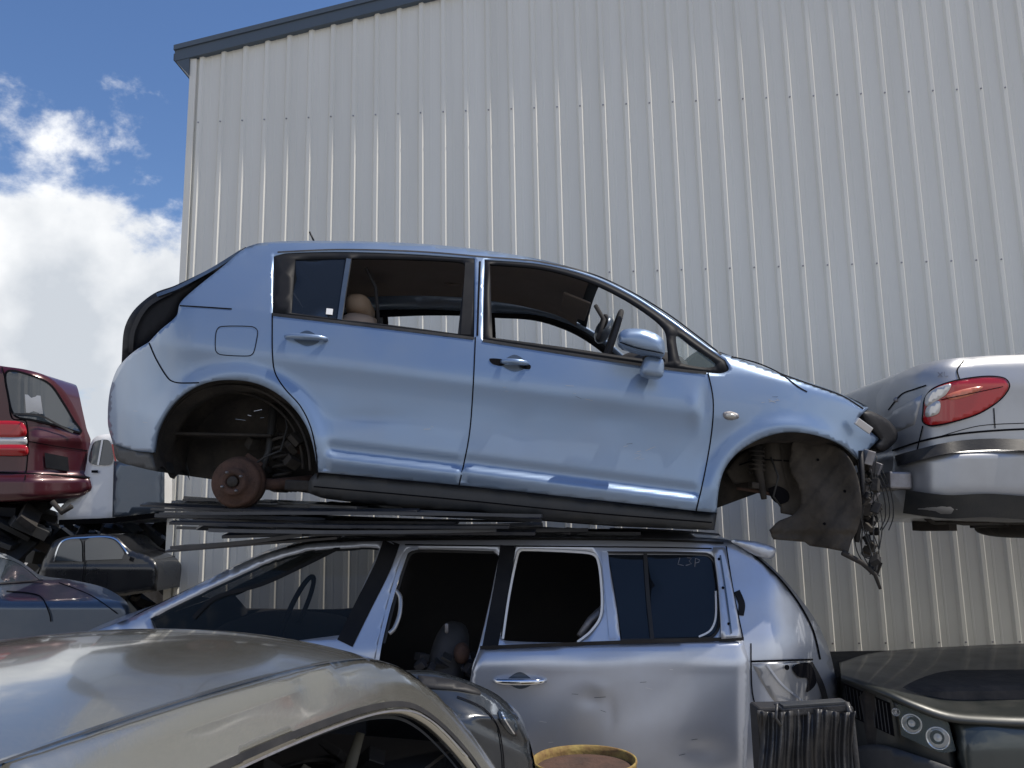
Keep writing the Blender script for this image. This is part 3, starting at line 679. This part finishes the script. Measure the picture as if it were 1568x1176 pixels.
blob("fuel_tank",U(1590,805,4.9),0.3,0.3,0.07,m_well,sr,3.0)

# ============================================================ DARK CAR (lower right)
dk=empty("dark_green_sedan")
front=sm([(1288,1035),(1320,1046),(1360,1062),(1400,1080),(1450,1098),(1510,1104),(1620,1108),(1760,1110)],n=5)
back=sm([(1284,1012),(1310,1004),(1350,998),(1400,993),(1460,990),(1520,987),(1620,984),(1760,982)],n=5)
V_=[];F_=[];n=14
for i,(a,c) in enumerate(zip(front,back)):
    A0=U(a[0],a[1],3.85-0.0003*(a[0]-1288)+0.35*math.exp(-(a[0]-1288)/60)); C0=U(c[0],c[1],5.1)
    for k_ in range(n+1):
        tt=k_/n; q=A0.lerp(C0,tt); q=Vector(q); q.z+=0.022*(1-(1-tt)**3)*(1-tt**3); V_.append(q)
for i in range(len(front)-1):
    for k_ in range(n): F_.append((i*(n+1)+k_,(i+1)*(n+1)+k_,(i+1)*(n+1)+k_+1,i*(n+1)+k_+1))
mk("bonnet",V_,F_,m_green,dk,solid=0.02)
FR=sm([(1286,1030,1),(1320,1044),(1360,1060),(1400,1078),(1450,1096,1),(1462,1140),(1470,1200),(1475,1330,1),(1290,1330,1),(1284,1200),(1282,1100)],True)
def d_dk(x,y): return 0.45*math.exp(-(x-1286)/60)+0.0004*abs(1450-x)+0.0
K=Side(dk,3.84,0.3,d_dk,FR,8,0.03)
K.sheet("front_fascia",FR,m_green,res=9,solid=0.01)
K.sheet("grille",sm([(1292,1046,1),(1362,1076,1),(1370,1128,1),(1300,1096,1)],True),m_gap,off=0.006,res=10,solid=0)
for i in range(12):
    K.rib("grille_bar_%d"%i,[(1295+i*5.6,1050+i*2.4),(1301+i*5.6,1094+i*2.7)],1.3,m_sill,off=0.014)
K.rib("grille_frame",[(1290,1042),(1364,1072),(1372,1130)],3,m_green,off=0.016)
LS=sm([(1374,1078,1),(1400,1086),(1452,1106,1),(1464,1150,1),(1440,1152),(1380,1126,1)],True)
K.sheet("headlight_surround",LS,m_gap,off=0.008,res=8,solid=0)
for i,(x,y,r_) in enumerate(((1396,1108,0.040),(1436,1130,0.045),(1372,1090,0.016))):
    c=K.P3([(x,y)],0.018)[0]; axd=(-0.45,-0.88,0.05)
    lathe("headlight_bowl_%d"%i,c,axd,[(r_*1.08,0.0),(r_*1.06,0.008),(r_*0.98,0.006),(r_*0.85,-0.006),(r_*0.5,-0.016),(0,-0.018)],m_chrome,dk,28)
    lathe("headlight_bulb_%d"%i,c,axd,[(r_*0.4,-0.014),(r_*0.36,0.0),(0,0.006)],m_clrl,dk,14)
K.sheet("headlight_glass",LS,m_glassc,off=0.034,res=10,solid=0)
K.sheet("bumper",sm([(1284,1150,1),(1340,1140),(1400,1156),(1470,1180,1),(1475,1300,1),(1284,1280,1)],True),m_sill,off=0.06,res=12)
FD=sm([(1450,1096,1),(1510,1103),(1620,1107),(1760,1109,1),(1760,1340,1),(1475,1340,1),(1468,1200),(1460,1140)],True)
K2=Side(dk,3.78,0.3,lambda x,y:0.15*math.exp(-(x-1450)/25)-0.02*sstep((y-1110)/40),FD,14,0.06)
K2.sheet("fender",FD,mat("fender_faded",(0.06,0.07,0.068),0.3,0.4,0.5,0.3,(0.10,0.095,0.09),3),res=9,solid=0.01)
box("body_core",(U(1600,1200,4.6).x,4.65,0.5),(2.2,1.2,0.7),m_well,dk,bevel=0.05)
lathe("bonnet_badge",U(1395,1078,3.95),(-.3,-.3,1),[(0.02,0),(0.018,0.005),(0,0.006)],m_steel,dk,16)

# ============================================================ LEFT STACK
rv=empty("maroon_people_carrier")
RO=sm([(-420,545),(-200,540),(-60,548),(0,560),(40,566),(74,577),(98,598),(118,632),(130,665),(136,705),(141,735),(141,752),(120,762,1),(0,768),(-420,775,1)],True)
def d_rv(x,y): return 0.30*sstep((x-30)/115)-0.07*sstep((y-726)/7)-0.02*math.exp(-((y-672)/10)**2)*sstep((x-40)/20)
Q=Side(rv,6.2,0.7,d_rv,RO,8,0.05)
Q.sheet("body",RO,m_red,res=6,solid=0); Q.rim("body_wrap",RO,m_red)
RW=sm([(10,569),(45,574),(76,588),(96,615),(112,642),(124,662),(90,652),(50,643),(22,636),(12,605)],True)
Q.sheet("rear_window",RW,m_glasso,off=0.010,res=8,solid=0)
Q.rib("rear_window_seal",RW+[RW[0]],3,m_gap,off=0.013)
Q.sheet("window_notice",[(38,604),(62,606),(66,634),(40,632)],m_silver2,off=0.014,res=12,solid=0)
Q.rib("d_pillar_seam",sm([(3,562),(12,600),(18,640),(40,646),(42,700),(38,735)]),2,m_gap,off=0.004)
Q.sheet("tail_light_upper",sm([(-40,645,1),(32,646),(37,668),(-40,668,1)],True),m_redl,off=0.03,res=8)
Q.sheet("tail_light_mid",sm([(-40,668,1),(38,669),(39,681),(-40,682,1)],True),m_clrl,off=0.028,res=8)
Q.sheet("tail_light_lower",sm([(-40,682,1),(39,682),(40,697),(-40,697,1)],True),m_redl,off=0.03,res=8)
Q.rib("wiper",sm([(20,634),(60,636),(88,650),(112,662)]),3,m_black,off=0.04)
Q.sheet("plate_recess",[(68,693),(104,700),(106,722),(70,716)],m_gloss,off=0.012,res=9,solid=0)
Q.rib("bumper_line",sm([(-40,722),(60,726),(138,730)]),3,m_gap,off=0.01)
Q.rib("tailgate_crease",sm([(44,676),(90,684),(134,690)]),1.5,m_gap,off=0.004)
for nm,m_,n_ in (("underbody_parts",m_well,22),("underbody_pipes",m_wire,14),("underbody_panels",m_gloss,10)):
    boxes(nm,[(U(rnd(-60,70),rnd(768,850),rnd(6.3,6.9)),(rnd(.08,.3),.3,rnd(.02,.09)),R3(0.8)) for i in range(n_)],m_,rv)
tube("tow_loop",[U(80,768,6.2),U(95,785,6.2),U(110,775,6.2)],0.02,m_well,rv,6)
wc=empty("white_hatchback")
WO=sm([(88,802,1),(92,778),(112,758),(130,720),(137,684),(148,668),(180,664),(236,668),(252,690),(253,790,1),(170,800)],True)
Q=Side(wc,6.45,1.0,lambda x,y:0,WO,8,0.05); Q.sheet("body",WO,m_white,res=8,solid=0); Q.rim("body_wrap",WO,m_white)
Q.sheet("window",sm([(136,706),(142,680),(152,674),(168,676),(172,708),(150,712)],True),m_glasso,off=0.01,res=8,solid=0)
Q.sheet("grey_door",sm([(174,706,1),(252,710,1),(252,784,1),(172,792,1)],True),m_slate,off=0.02,res=10)
Q.sheet("window_rear",sm([(178,676),(232,678),(248,704),(178,702)],True),m_glasso,off=0.012,res=10,solid=0)
Q.rib("window_post",[(157,672),(150,712)],3,m_white,off=0.015); Q.rib("door_handle",[(140,722),(150,722)],4,m_gap,off=0.02)
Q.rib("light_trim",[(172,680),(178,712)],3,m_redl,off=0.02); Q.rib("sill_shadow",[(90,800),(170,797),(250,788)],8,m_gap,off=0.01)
dc=empty("black_sedan")
DO2=sm([(70,850),(84,828),(110,820),(150,818),(178,822),(200,842),(228,852),(242,866),(240,905,1),(150,915),(60,900),(62,870)],True)
Q=Side(dc,6.2,0.6,lambda x,y:0.0006*max(0,862-y)-0.01*sstep((y-864)/5),DO2,6,0.03); Q.sheet("body",DO2,m_blk,res=5,solid=0); Q.rim("body_wrap",DO2,m_blk)
Q.sheet("window_rear",sm([(80,858,1),(92,832),(122,826),(126,860,1)],True),m_glasso,off=0.010,res=8,solid=0)
Q.sheet("window_front",sm([(131,858,1),(133,826),(172,826),(190,846),(188,856,1)],True),m_glasso,off=0.010,res=8,solid=0)
Q.rib("chrome_trim",sm([(82,860),(95,829),(130,823),(174,824),(196,848)]),2,m_chrome,off=0.014)
Q.rib("door_gap",sm([(129,828),(129,862),(124,905)]),1.5,m_gap,off=0.012); Q.rib("handle",[(136,872),(148,871)],2,m_chrome,off=0.02)
Q.rib("mirror",[(188,852),(198,856)],7,m_blk,off=0.04)
gc=empty("slate_blue_sedan")
GO=sm([(-420,800),(-200,815),(0,846),(28,858),(60,880),(110,888),(160,900),(192,920),(200,940),(196,1010),(190,1200,1),(-420,1200,1)],True)
def d_gc(x,y): return 0.9*max(0,(925-y))/80*sstep((x+50)/80)
Q=Side(gc,4.7,1.5,d_gc,GO,10,0.05); Q.sheet("body",GO,m_slate,res=8,solid=0)
Q.sheet("windscreen",sm([(-60,850,1),(0,850),(26,862),(60,886),(20,892),(-60,896,1)],True),m_glasso,off=0.012,res=10,solid=0)
Q.rib("screen_pillar",sm([(-20,846),(28,860),(62,886)]),4,m_slate,off=0.02)
Q.rib("bonnet_gap",sm([(10,905),(60,912),(75,938),(78,952)]),2,m_gap,off=0.008)
Q.rib("wiper",sm([(0,893),(40,890),(66,888)]),2,m_black,off=0.03)
Q.rib("bonnet_crease",sm([(90,892),(140,912),(180,940)]),1.5,m_gap,off=0.004)
jp=empty("scrap_parts_heap")
for nm,m_,n_ in (("dark_parts",m_well,60),("wires",m_wire,30),("panels",m_gloss,30),("blue_scrap",m_slate,12),("steel_scrap",m_steel,10),("plastic",m_sill,30)):
    boxes(nm,[(U(rnd(60,262),rnd(800,960),rnd(6.7,8.0)),(rnd(.04,.3),rnd(.05,.2),rnd(.02,.12)),R3()) for i in range(n_)],m_,jp)
    boxes(nm+"_back",[(U(rnd(-300,262),rnd(810,1000),rnd(8.5,11)),(rnd(.4,1.2),rnd(.2,.6),rnd(.2,.6)),R3(.5)) for i in range(n_//3)],m_,jp)

# ============================================================ GOLD CAR (foreground)
gd=empty("gold_sedan")
ang=math.radians(19); ga=Vector((math.sin(ang),math.cos(ang),0)); gr=Vector((math.cos(ang),-math.sin(ang),0))
GOR=Vector((-0.68,1.10,EYE))
K_=1000.0
def gmap(u,v,d):
    zz=-v/K_; o=0.42*max(0,(-zz)-0.33) ; o=min(o,0.22)
    return GOR+ga*(u/K_)+gr*(o-d)+Vector((0,0,zz))
def gmir(p): 
    q=(Vector(p)-GOR).dot(gr); return Vector(p)+gr*(-2*q-1.10)
rail=[(-1300,560),(-1000,430),(-700,365),(-350,325),(0,305),(350,292),(650,292),(900,303),(1080,325),(1220,370),(1330,440),(1430,540),(1500,640),(1560,740)]
GOUT=sm(rail+[(1640,800),(1680,1000),(1660,1350,1),(-2000,1350,1),(-2000,800),(-1600,740)],True)
def d_gd(u,v): return 0.006*math.exp(-((v-352)/10)**2)*(1 if u<1150 else 0)+0.006*g(u,v,760,320,50,25)
GS=Side(gd,0,0,d_gd,GOUT[:6*14],55,0.05,False,mapf=gmap,mirf=gmir)
hole1=sm([(130,440),(400,418),(700,416),(950,428),(1110,456),(1215,512),(1315,612),(1390,730),(1430,850),(1430,1280,1),(60,1280,1),(60,900),(90,560)],True)
hole2=sm([(-30,440),(-350,460),(-700,500),(-950,560),(-1100,650),(-1100,760),(-20,760)],True)
GS.sheet("body_side",GOUT,m_gold,[hole1,hole2],res=26,solid=0.02)
GS.sheet("body_side_opposite",GOUT,m_gold,[hole2],res=90,solid=0.02,near=False,mirror=True)
GS.skin("roof",sm(rail[1:10]),m_gold,0.055,pw=2.2,step=60,n=24)
GS.skin("rear_screen",sm(rail[9:]),m_glassd,0.03,pw=2.2,step=60,n=24)
GS.rib("roof_ditch",[(u,v+2) for u,v in sm(rail[1:10])],2,m_sill,off=0.001)
GS.rib("door_seal",sm([(-1000,585),(-700,480),(-350,438),(130,415),(400,402),(700,401),(960,412),(1125,440),(1235,500),(1340,602),(1412,725),(1452,850)]),13,m_black,off=0.005)
GS.rib("aperture_trim",sm([(130,446),(400,428),(700,427),(945,438),(1100,466),(1200,520),(1300,620),(1372,735),(1412,850)]),8,m_sill,off=-0.03)
GS.rib("aperture_weld",sm([(130,434),(400,416),(700,414),(955,425),(1115,452),(1222,508),(1322,606)]),4,m_steel,off=0.008)
GS.rib("b_pillar",sm([(95,430),(85,520),(60,760),(50,1280)]),80,m_black,off=0.008)
def gp(u,v,lat): return GOR+ga*(u/K_)-gr*lat+Vector((0,0,-v/K_))
def quad(nm,P,m,parent): mk(nm,P,[(0,1,2,3)],m,parent,smooth=False,solid=0.01)
m_olive=mat("inner_panel",(0.10,0.095,0.075),0.8,0,0,0.5,(0.05,0.045,0.04),6)
quad("parcel_shelf",[gp(900,640,-0.02),gp(1500,620,-0.02),gp(1500,620,1.05),gp(900,640,1.05)],m_int,gd)
quad("rear_bulkhead",[gp(880,640,-0.05),gp(880,640,1.05),gp(760,1150,1.05),gp(760,1150,-0.05)],m_olive,gd)
quad("cabin_floor",[gp(-1500,1150,0),gp(1500,1150,0),gp(1500,1150,1.05),gp(-1500,1150,1.05)],m_int,gd)
GS.skin("headliner",[(u,v+45) for u,v in sm(rail[2:10])],m_olive,0.03,off=-0.03,step=90)
c=gp(1130,618,0.25); tube("speaker_ring",[c+ga*0.10*math.cos(a)-gr*0.07*math.sin(a) for a in [2*math.pi*i/28 for i in range(28)]],0.008,m_black,gd,6,True)
lathe("speaker_cone",c,(0,0,1),[(0.07,0.0),(0.03,-0.02),(0,-0.01)],m_gap,gd,24)
tube("seat_belt",[gp(1150,520,0.1),gp(1120,620,0.12),gp(1100,800,0.12)],[0.012,0.018,0.018],m_olive,gd,6)
for nm,m_,n_ in (("cabin_trim",m_int,10),("cabin_panel",m_olive,10),("cabin_metal",m_steel,3),("cabin_plastic",m_black,8)):
    boxes(nm,[(gp(rnd(500,1300),rnd(590,760),rnd(0.1,0.8)),(rnd(.02,.12),rnd(.02,.1),rnd(.02,.06)),R3()) for i in range(n_)],m_,gd)
box("seat",gp(500,900,0.5),(0.5,0.9,0.5),m_int,gd,(0,0,-ang),0.08)

# ============================================================ DARK HATCH between
dh=empty("dark_blue_hatchback")
HO=sm([(560,1030,1),(655,1026),(692,1034),(728,1047),(762,1064),(786,1087),(804,1116),(816,1152),(822,1200),(820,1420,1),(560,1420,1)],True)
def d_dh(x,y): return 0.25*((x-640)/190)**2*(1 if x>640 else 0)+0.0030*max(0,1100-y)+0.014*math.exp(-((y-1090-(x-700)*0.5)/10)**2)
H=Side(dh,2.75,0.5,d_dh,HO[:6*9],10,0.05,False)
H.sheet("body",HO,m_dgrey,res=6,solid=0); H.rim("body_wrap",HO,m_dgrey)
H.sheet("cowl_vent",sm([(640,1034,1),(690,1040),(730,1054),(736,1062),(700,1056),(645,1050)],True),m_black,off=0.008,res=7)
H.rib("bonnet_gap",sm([(700,1066),(740,1084),(762,1112),(770,1150),(772,1180)]),2,m_gap,off=0.006)
H.sheet("headlamp",sm([(764,1086),(780,1092),(792,1110),(790,1128),(778,1122),(768,1104)],True),m_glasso,off=0.012,res=6)
H.rib("headlamp_chrome",sm([(768,1090),(776,1106),(788,1124)]),2,m_chrome,off=0.026)

# ============================================================ DRUM, RADIATOR
dr=empty("rusty_drum")
c=U(895,1163,3.25); R_=0.19
lathe("drum_shell",Vector((c.x,c.y,0)),(0,0,1),[(R_*.98,0.0),(R_*.98,c.z*0.33),(R_*1.02,c.z*.34),(R_*.98,c.z*.36),(R_*.98,c.z*.66),(R_*1.02,c.z*.67),(R_*.98,c.z*.69),(R_,c.z-0.015),(R_*1.02,c.z-0.004),(R_*1.01,c.z+0.004),(R_*.98,c.z+0.002),(R_*.965,c.z-0.02),(R_*.96,c.z-0.12),(0,c.z-0.12)],m_yel,dr,56)
lathe("drum_contents",Vector((c.x,c.y,c.z-0.028)),(0,0,1),[(0,0.02),(0.05,0.006),(0.08,0.012),(R_*.95,0)],m_rust,dr,30)
rd=empty("crumpled_radiator")
V_=[];F_=[];nx=90;ny=30
for j in range(ny+1):
    for i in range(nx+1):
        u=i/nx;v=j/ny
        px=1160+150*u+ (4*math.sin(v*9+u*3)); py=1088+v*260
        w=0.010*math.sin(u*70+2.2*math.sin(v*5+u*4))+0.018*math.sin(u*17+v*6)*math.exp(-v)+0.012*math.sin(v*13+u*5)
        V_.append(U(px,py+3*math.sin(u*9),3.3+w))
for j in range(ny):
    for i in range(nx):
        a=j*(nx+1)+i;F_.append((a,a+nx+1,a+nx+2,a+1))
m_rad=mat("crumpled_black",(0.026,0.026,0.028),0.42,0,0.1,0.6,(0.085,0.08,0.075),12,0.3,60)
mk("core_fins",V_,F_,m_rad,rd,solid=0.006)
box("core_body",U(1236,1220,3.4)+Vector((0,0,0)),(0.37,0.12,0.68),m_black,rd)
box("top_tank",U(1243,1083,3.36),(0.27,0.10,0.035),m_rad,rd,(0,-0.05,0),0.008)
box("top_bar",U(1243,1077,3.34),(0.24,0.06,0.012),m_sill,rd,(0,-0.05,0),0.003)
tube("left_bracket",[U(1190,1078,3.3),U(1188,1100,3.28),U(1196,1112,3.28)],0.006,m_rad,rd,6)
tube("right_pipe",[U(1296,1076,3.32),U(1304,1100,3.3),U(1312,1176,3.3),U(1318,1300,3.3)],0.012,m_rad,rd,8)

# ============================================================ GROUND
m,t,b=nt("gravel_yard"); N=t.nodes;L=t.links
tc=N.new('ShaderNodeTexCoord'); no=N.new('ShaderNodeTexNoise'); no.inputs['Scale'].default_value=3; no.inputs['Detail'].default_value=12
L.new(tc.outputs['Object'],no.inputs['Vector']); rp=N.new('ShaderNodeValToRGB'); rp.color_ramp.elements[0].position=.35; rp.color_ramp.elements[0].color=(.18,.167,.148,1); rp.color_ramp.elements[1].position=.7; rp.color_ramp.elements[1].color=(.33,.31,.28,1)
L.new(no.outputs['Fac'],rp.inputs['Fac']); L.new(rp.outputs['Color'],b.inputs['Base Color']); b.inputs['Roughness'].default_value=.9
mk("ground",[(-800,-800,0),(800,-800,0),(800,800,0),(-800,800,0)],[(0,1,2,3)],m,None,smooth=False)

# ============================================================ LIGHT
sd=Vector((0.46,-0.058,0.88)).normalized()
el=math.asin(sd.z); az=math.atan2(sd.x,sd.y)
sl=bpy.data.lights.new("sun",'SUN'); so=bpy.data.objects.new("sun",sl); S.collection.objects.link(so)
sl.energy=4.4; sl.angle=math.radians(0.5); sl.color=(1,0.93,0.82)
so.rotation_euler=sd.to_track_quat('Z','Y').to_euler()
W=bpy.data.worlds.new("World"); S.world=W; W.use_nodes=True; t=W.node_tree; N=t.nodes; L=t.links
bg=N['Background']; sky=N.new('ShaderNodeTexSky'); sky.sky_type='NISHITA'; sky.sun_disc=False; sky.sun_elevation=el; sky.sun_rotation=az
sky.air_density=1.0; sky.dust_density=0.3; sky.ozone_density=3.0
bg.inputs['Strength'].default_value=0.15
hs=N.new('ShaderNodeHueSaturation'); hs.inputs['Hue'].default_value=0.506; hs.inputs['Saturation'].default_value=1.12; hs.inputs['Value'].default_value=0.92; L.new(sky.outputs['Color'],hs.inputs['Color'])
tc=N.new('ShaderNodeTexCoord'); sx=N.new('ShaderNodeSeparateXYZ'); L.new(tc.outputs['Generated'],sx.inputs[0])
mp=N.new('ShaderNodeMapping'); mp.inputs['Location'].default_value=(0.35,0.1,0.0); mp.inputs['Scale'].default_value=(1,1,1.4); L.new(tc.outputs['Generated'],mp.inputs['Vector'])
no=N.new('ShaderNodeTexNoise'); no.inputs['Scale'].default_value=5.6; no.inputs['Detail'].default_value=14; no.inputs['Roughness'].default_value=0.60; no.inputs['Distortion'].default_value=0.1
L.new(mp.outputs['Vector'],no.inputs['Vector'])
def math_(op,a,b_=None):
    n=N.new('ShaderNodeMath'); n.operation=op
    for i,v in enumerate((a,b_)):
        if v is None: continue
        if isinstance(v,(int,float)): n.inputs[i].default_value=v
        else: L.new(v,n.inputs[i])
    return n.outputs[0]
grad=N.new('ShaderNodeMapRange'); grad.inputs['From Min'].default_value=0.50; grad.inputs['From Max'].default_value=0.24; grad.inputs['To Min'].default_value=-0.20; grad.inputs['To Max'].default_value=0.26
L.new(sx.outputs['Z'],grad.inputs['Value'])
den=math_('ADD',no.outputs['Fac'],grad.outputs['Result'])
cov=N.new('ShaderNodeMapRange'); cov.interpolation_type='SMOOTHSTEP'; cov.inputs['From Min'].default_value=0.47; cov.inputs['From Max'].default_value=0.62; L.new(den,cov.inputs['Value'])
no2=N.new('ShaderNodeTexNoise'); no2.inputs['Scale'].default_value=5; no2.inputs['Detail'].default_value=10; L.new(tc.outputs['Generated'],no2.inputs['Vector'])
shade=N.new('ShaderNodeMapRange'); shade.inputs['From Min'].default_value=0.10; shade.inputs['From Max'].default_value=0.36; shade.inputs['To Min'].default_value=-0.05; shade.inputs['To Max'].default_value=0.12; L.new(sx.outputs['Z'],shade.inputs['Value'])
sv=math_('ADD',no2.outputs['Fac'],shade.outputs['Result'])
cr=N.new('ShaderNodeValToRGB'); cr.color_ramp.elements[0].position=0.38; cr.color_ramp.elements[0].color=(4.2,4.5,4.9,1); cr.color_ramp.elements[1].position=0.58; cr.color_ramp.elements[1].color=(7.4,7.45,7.5,1)
L.new(sv,cr.inputs['Fac'])
mx=N.new('ShaderNodeMixRGB'); L.new(cov.outputs['Result'],mx.inputs['Fac']); L.new(hs.outputs['Color'],mx.inputs['Color1']); L.new(cr.outputs['Color'],mx.inputs['Color2'])
L.new(mx.outputs['Color'],bg.inputs['Color'])
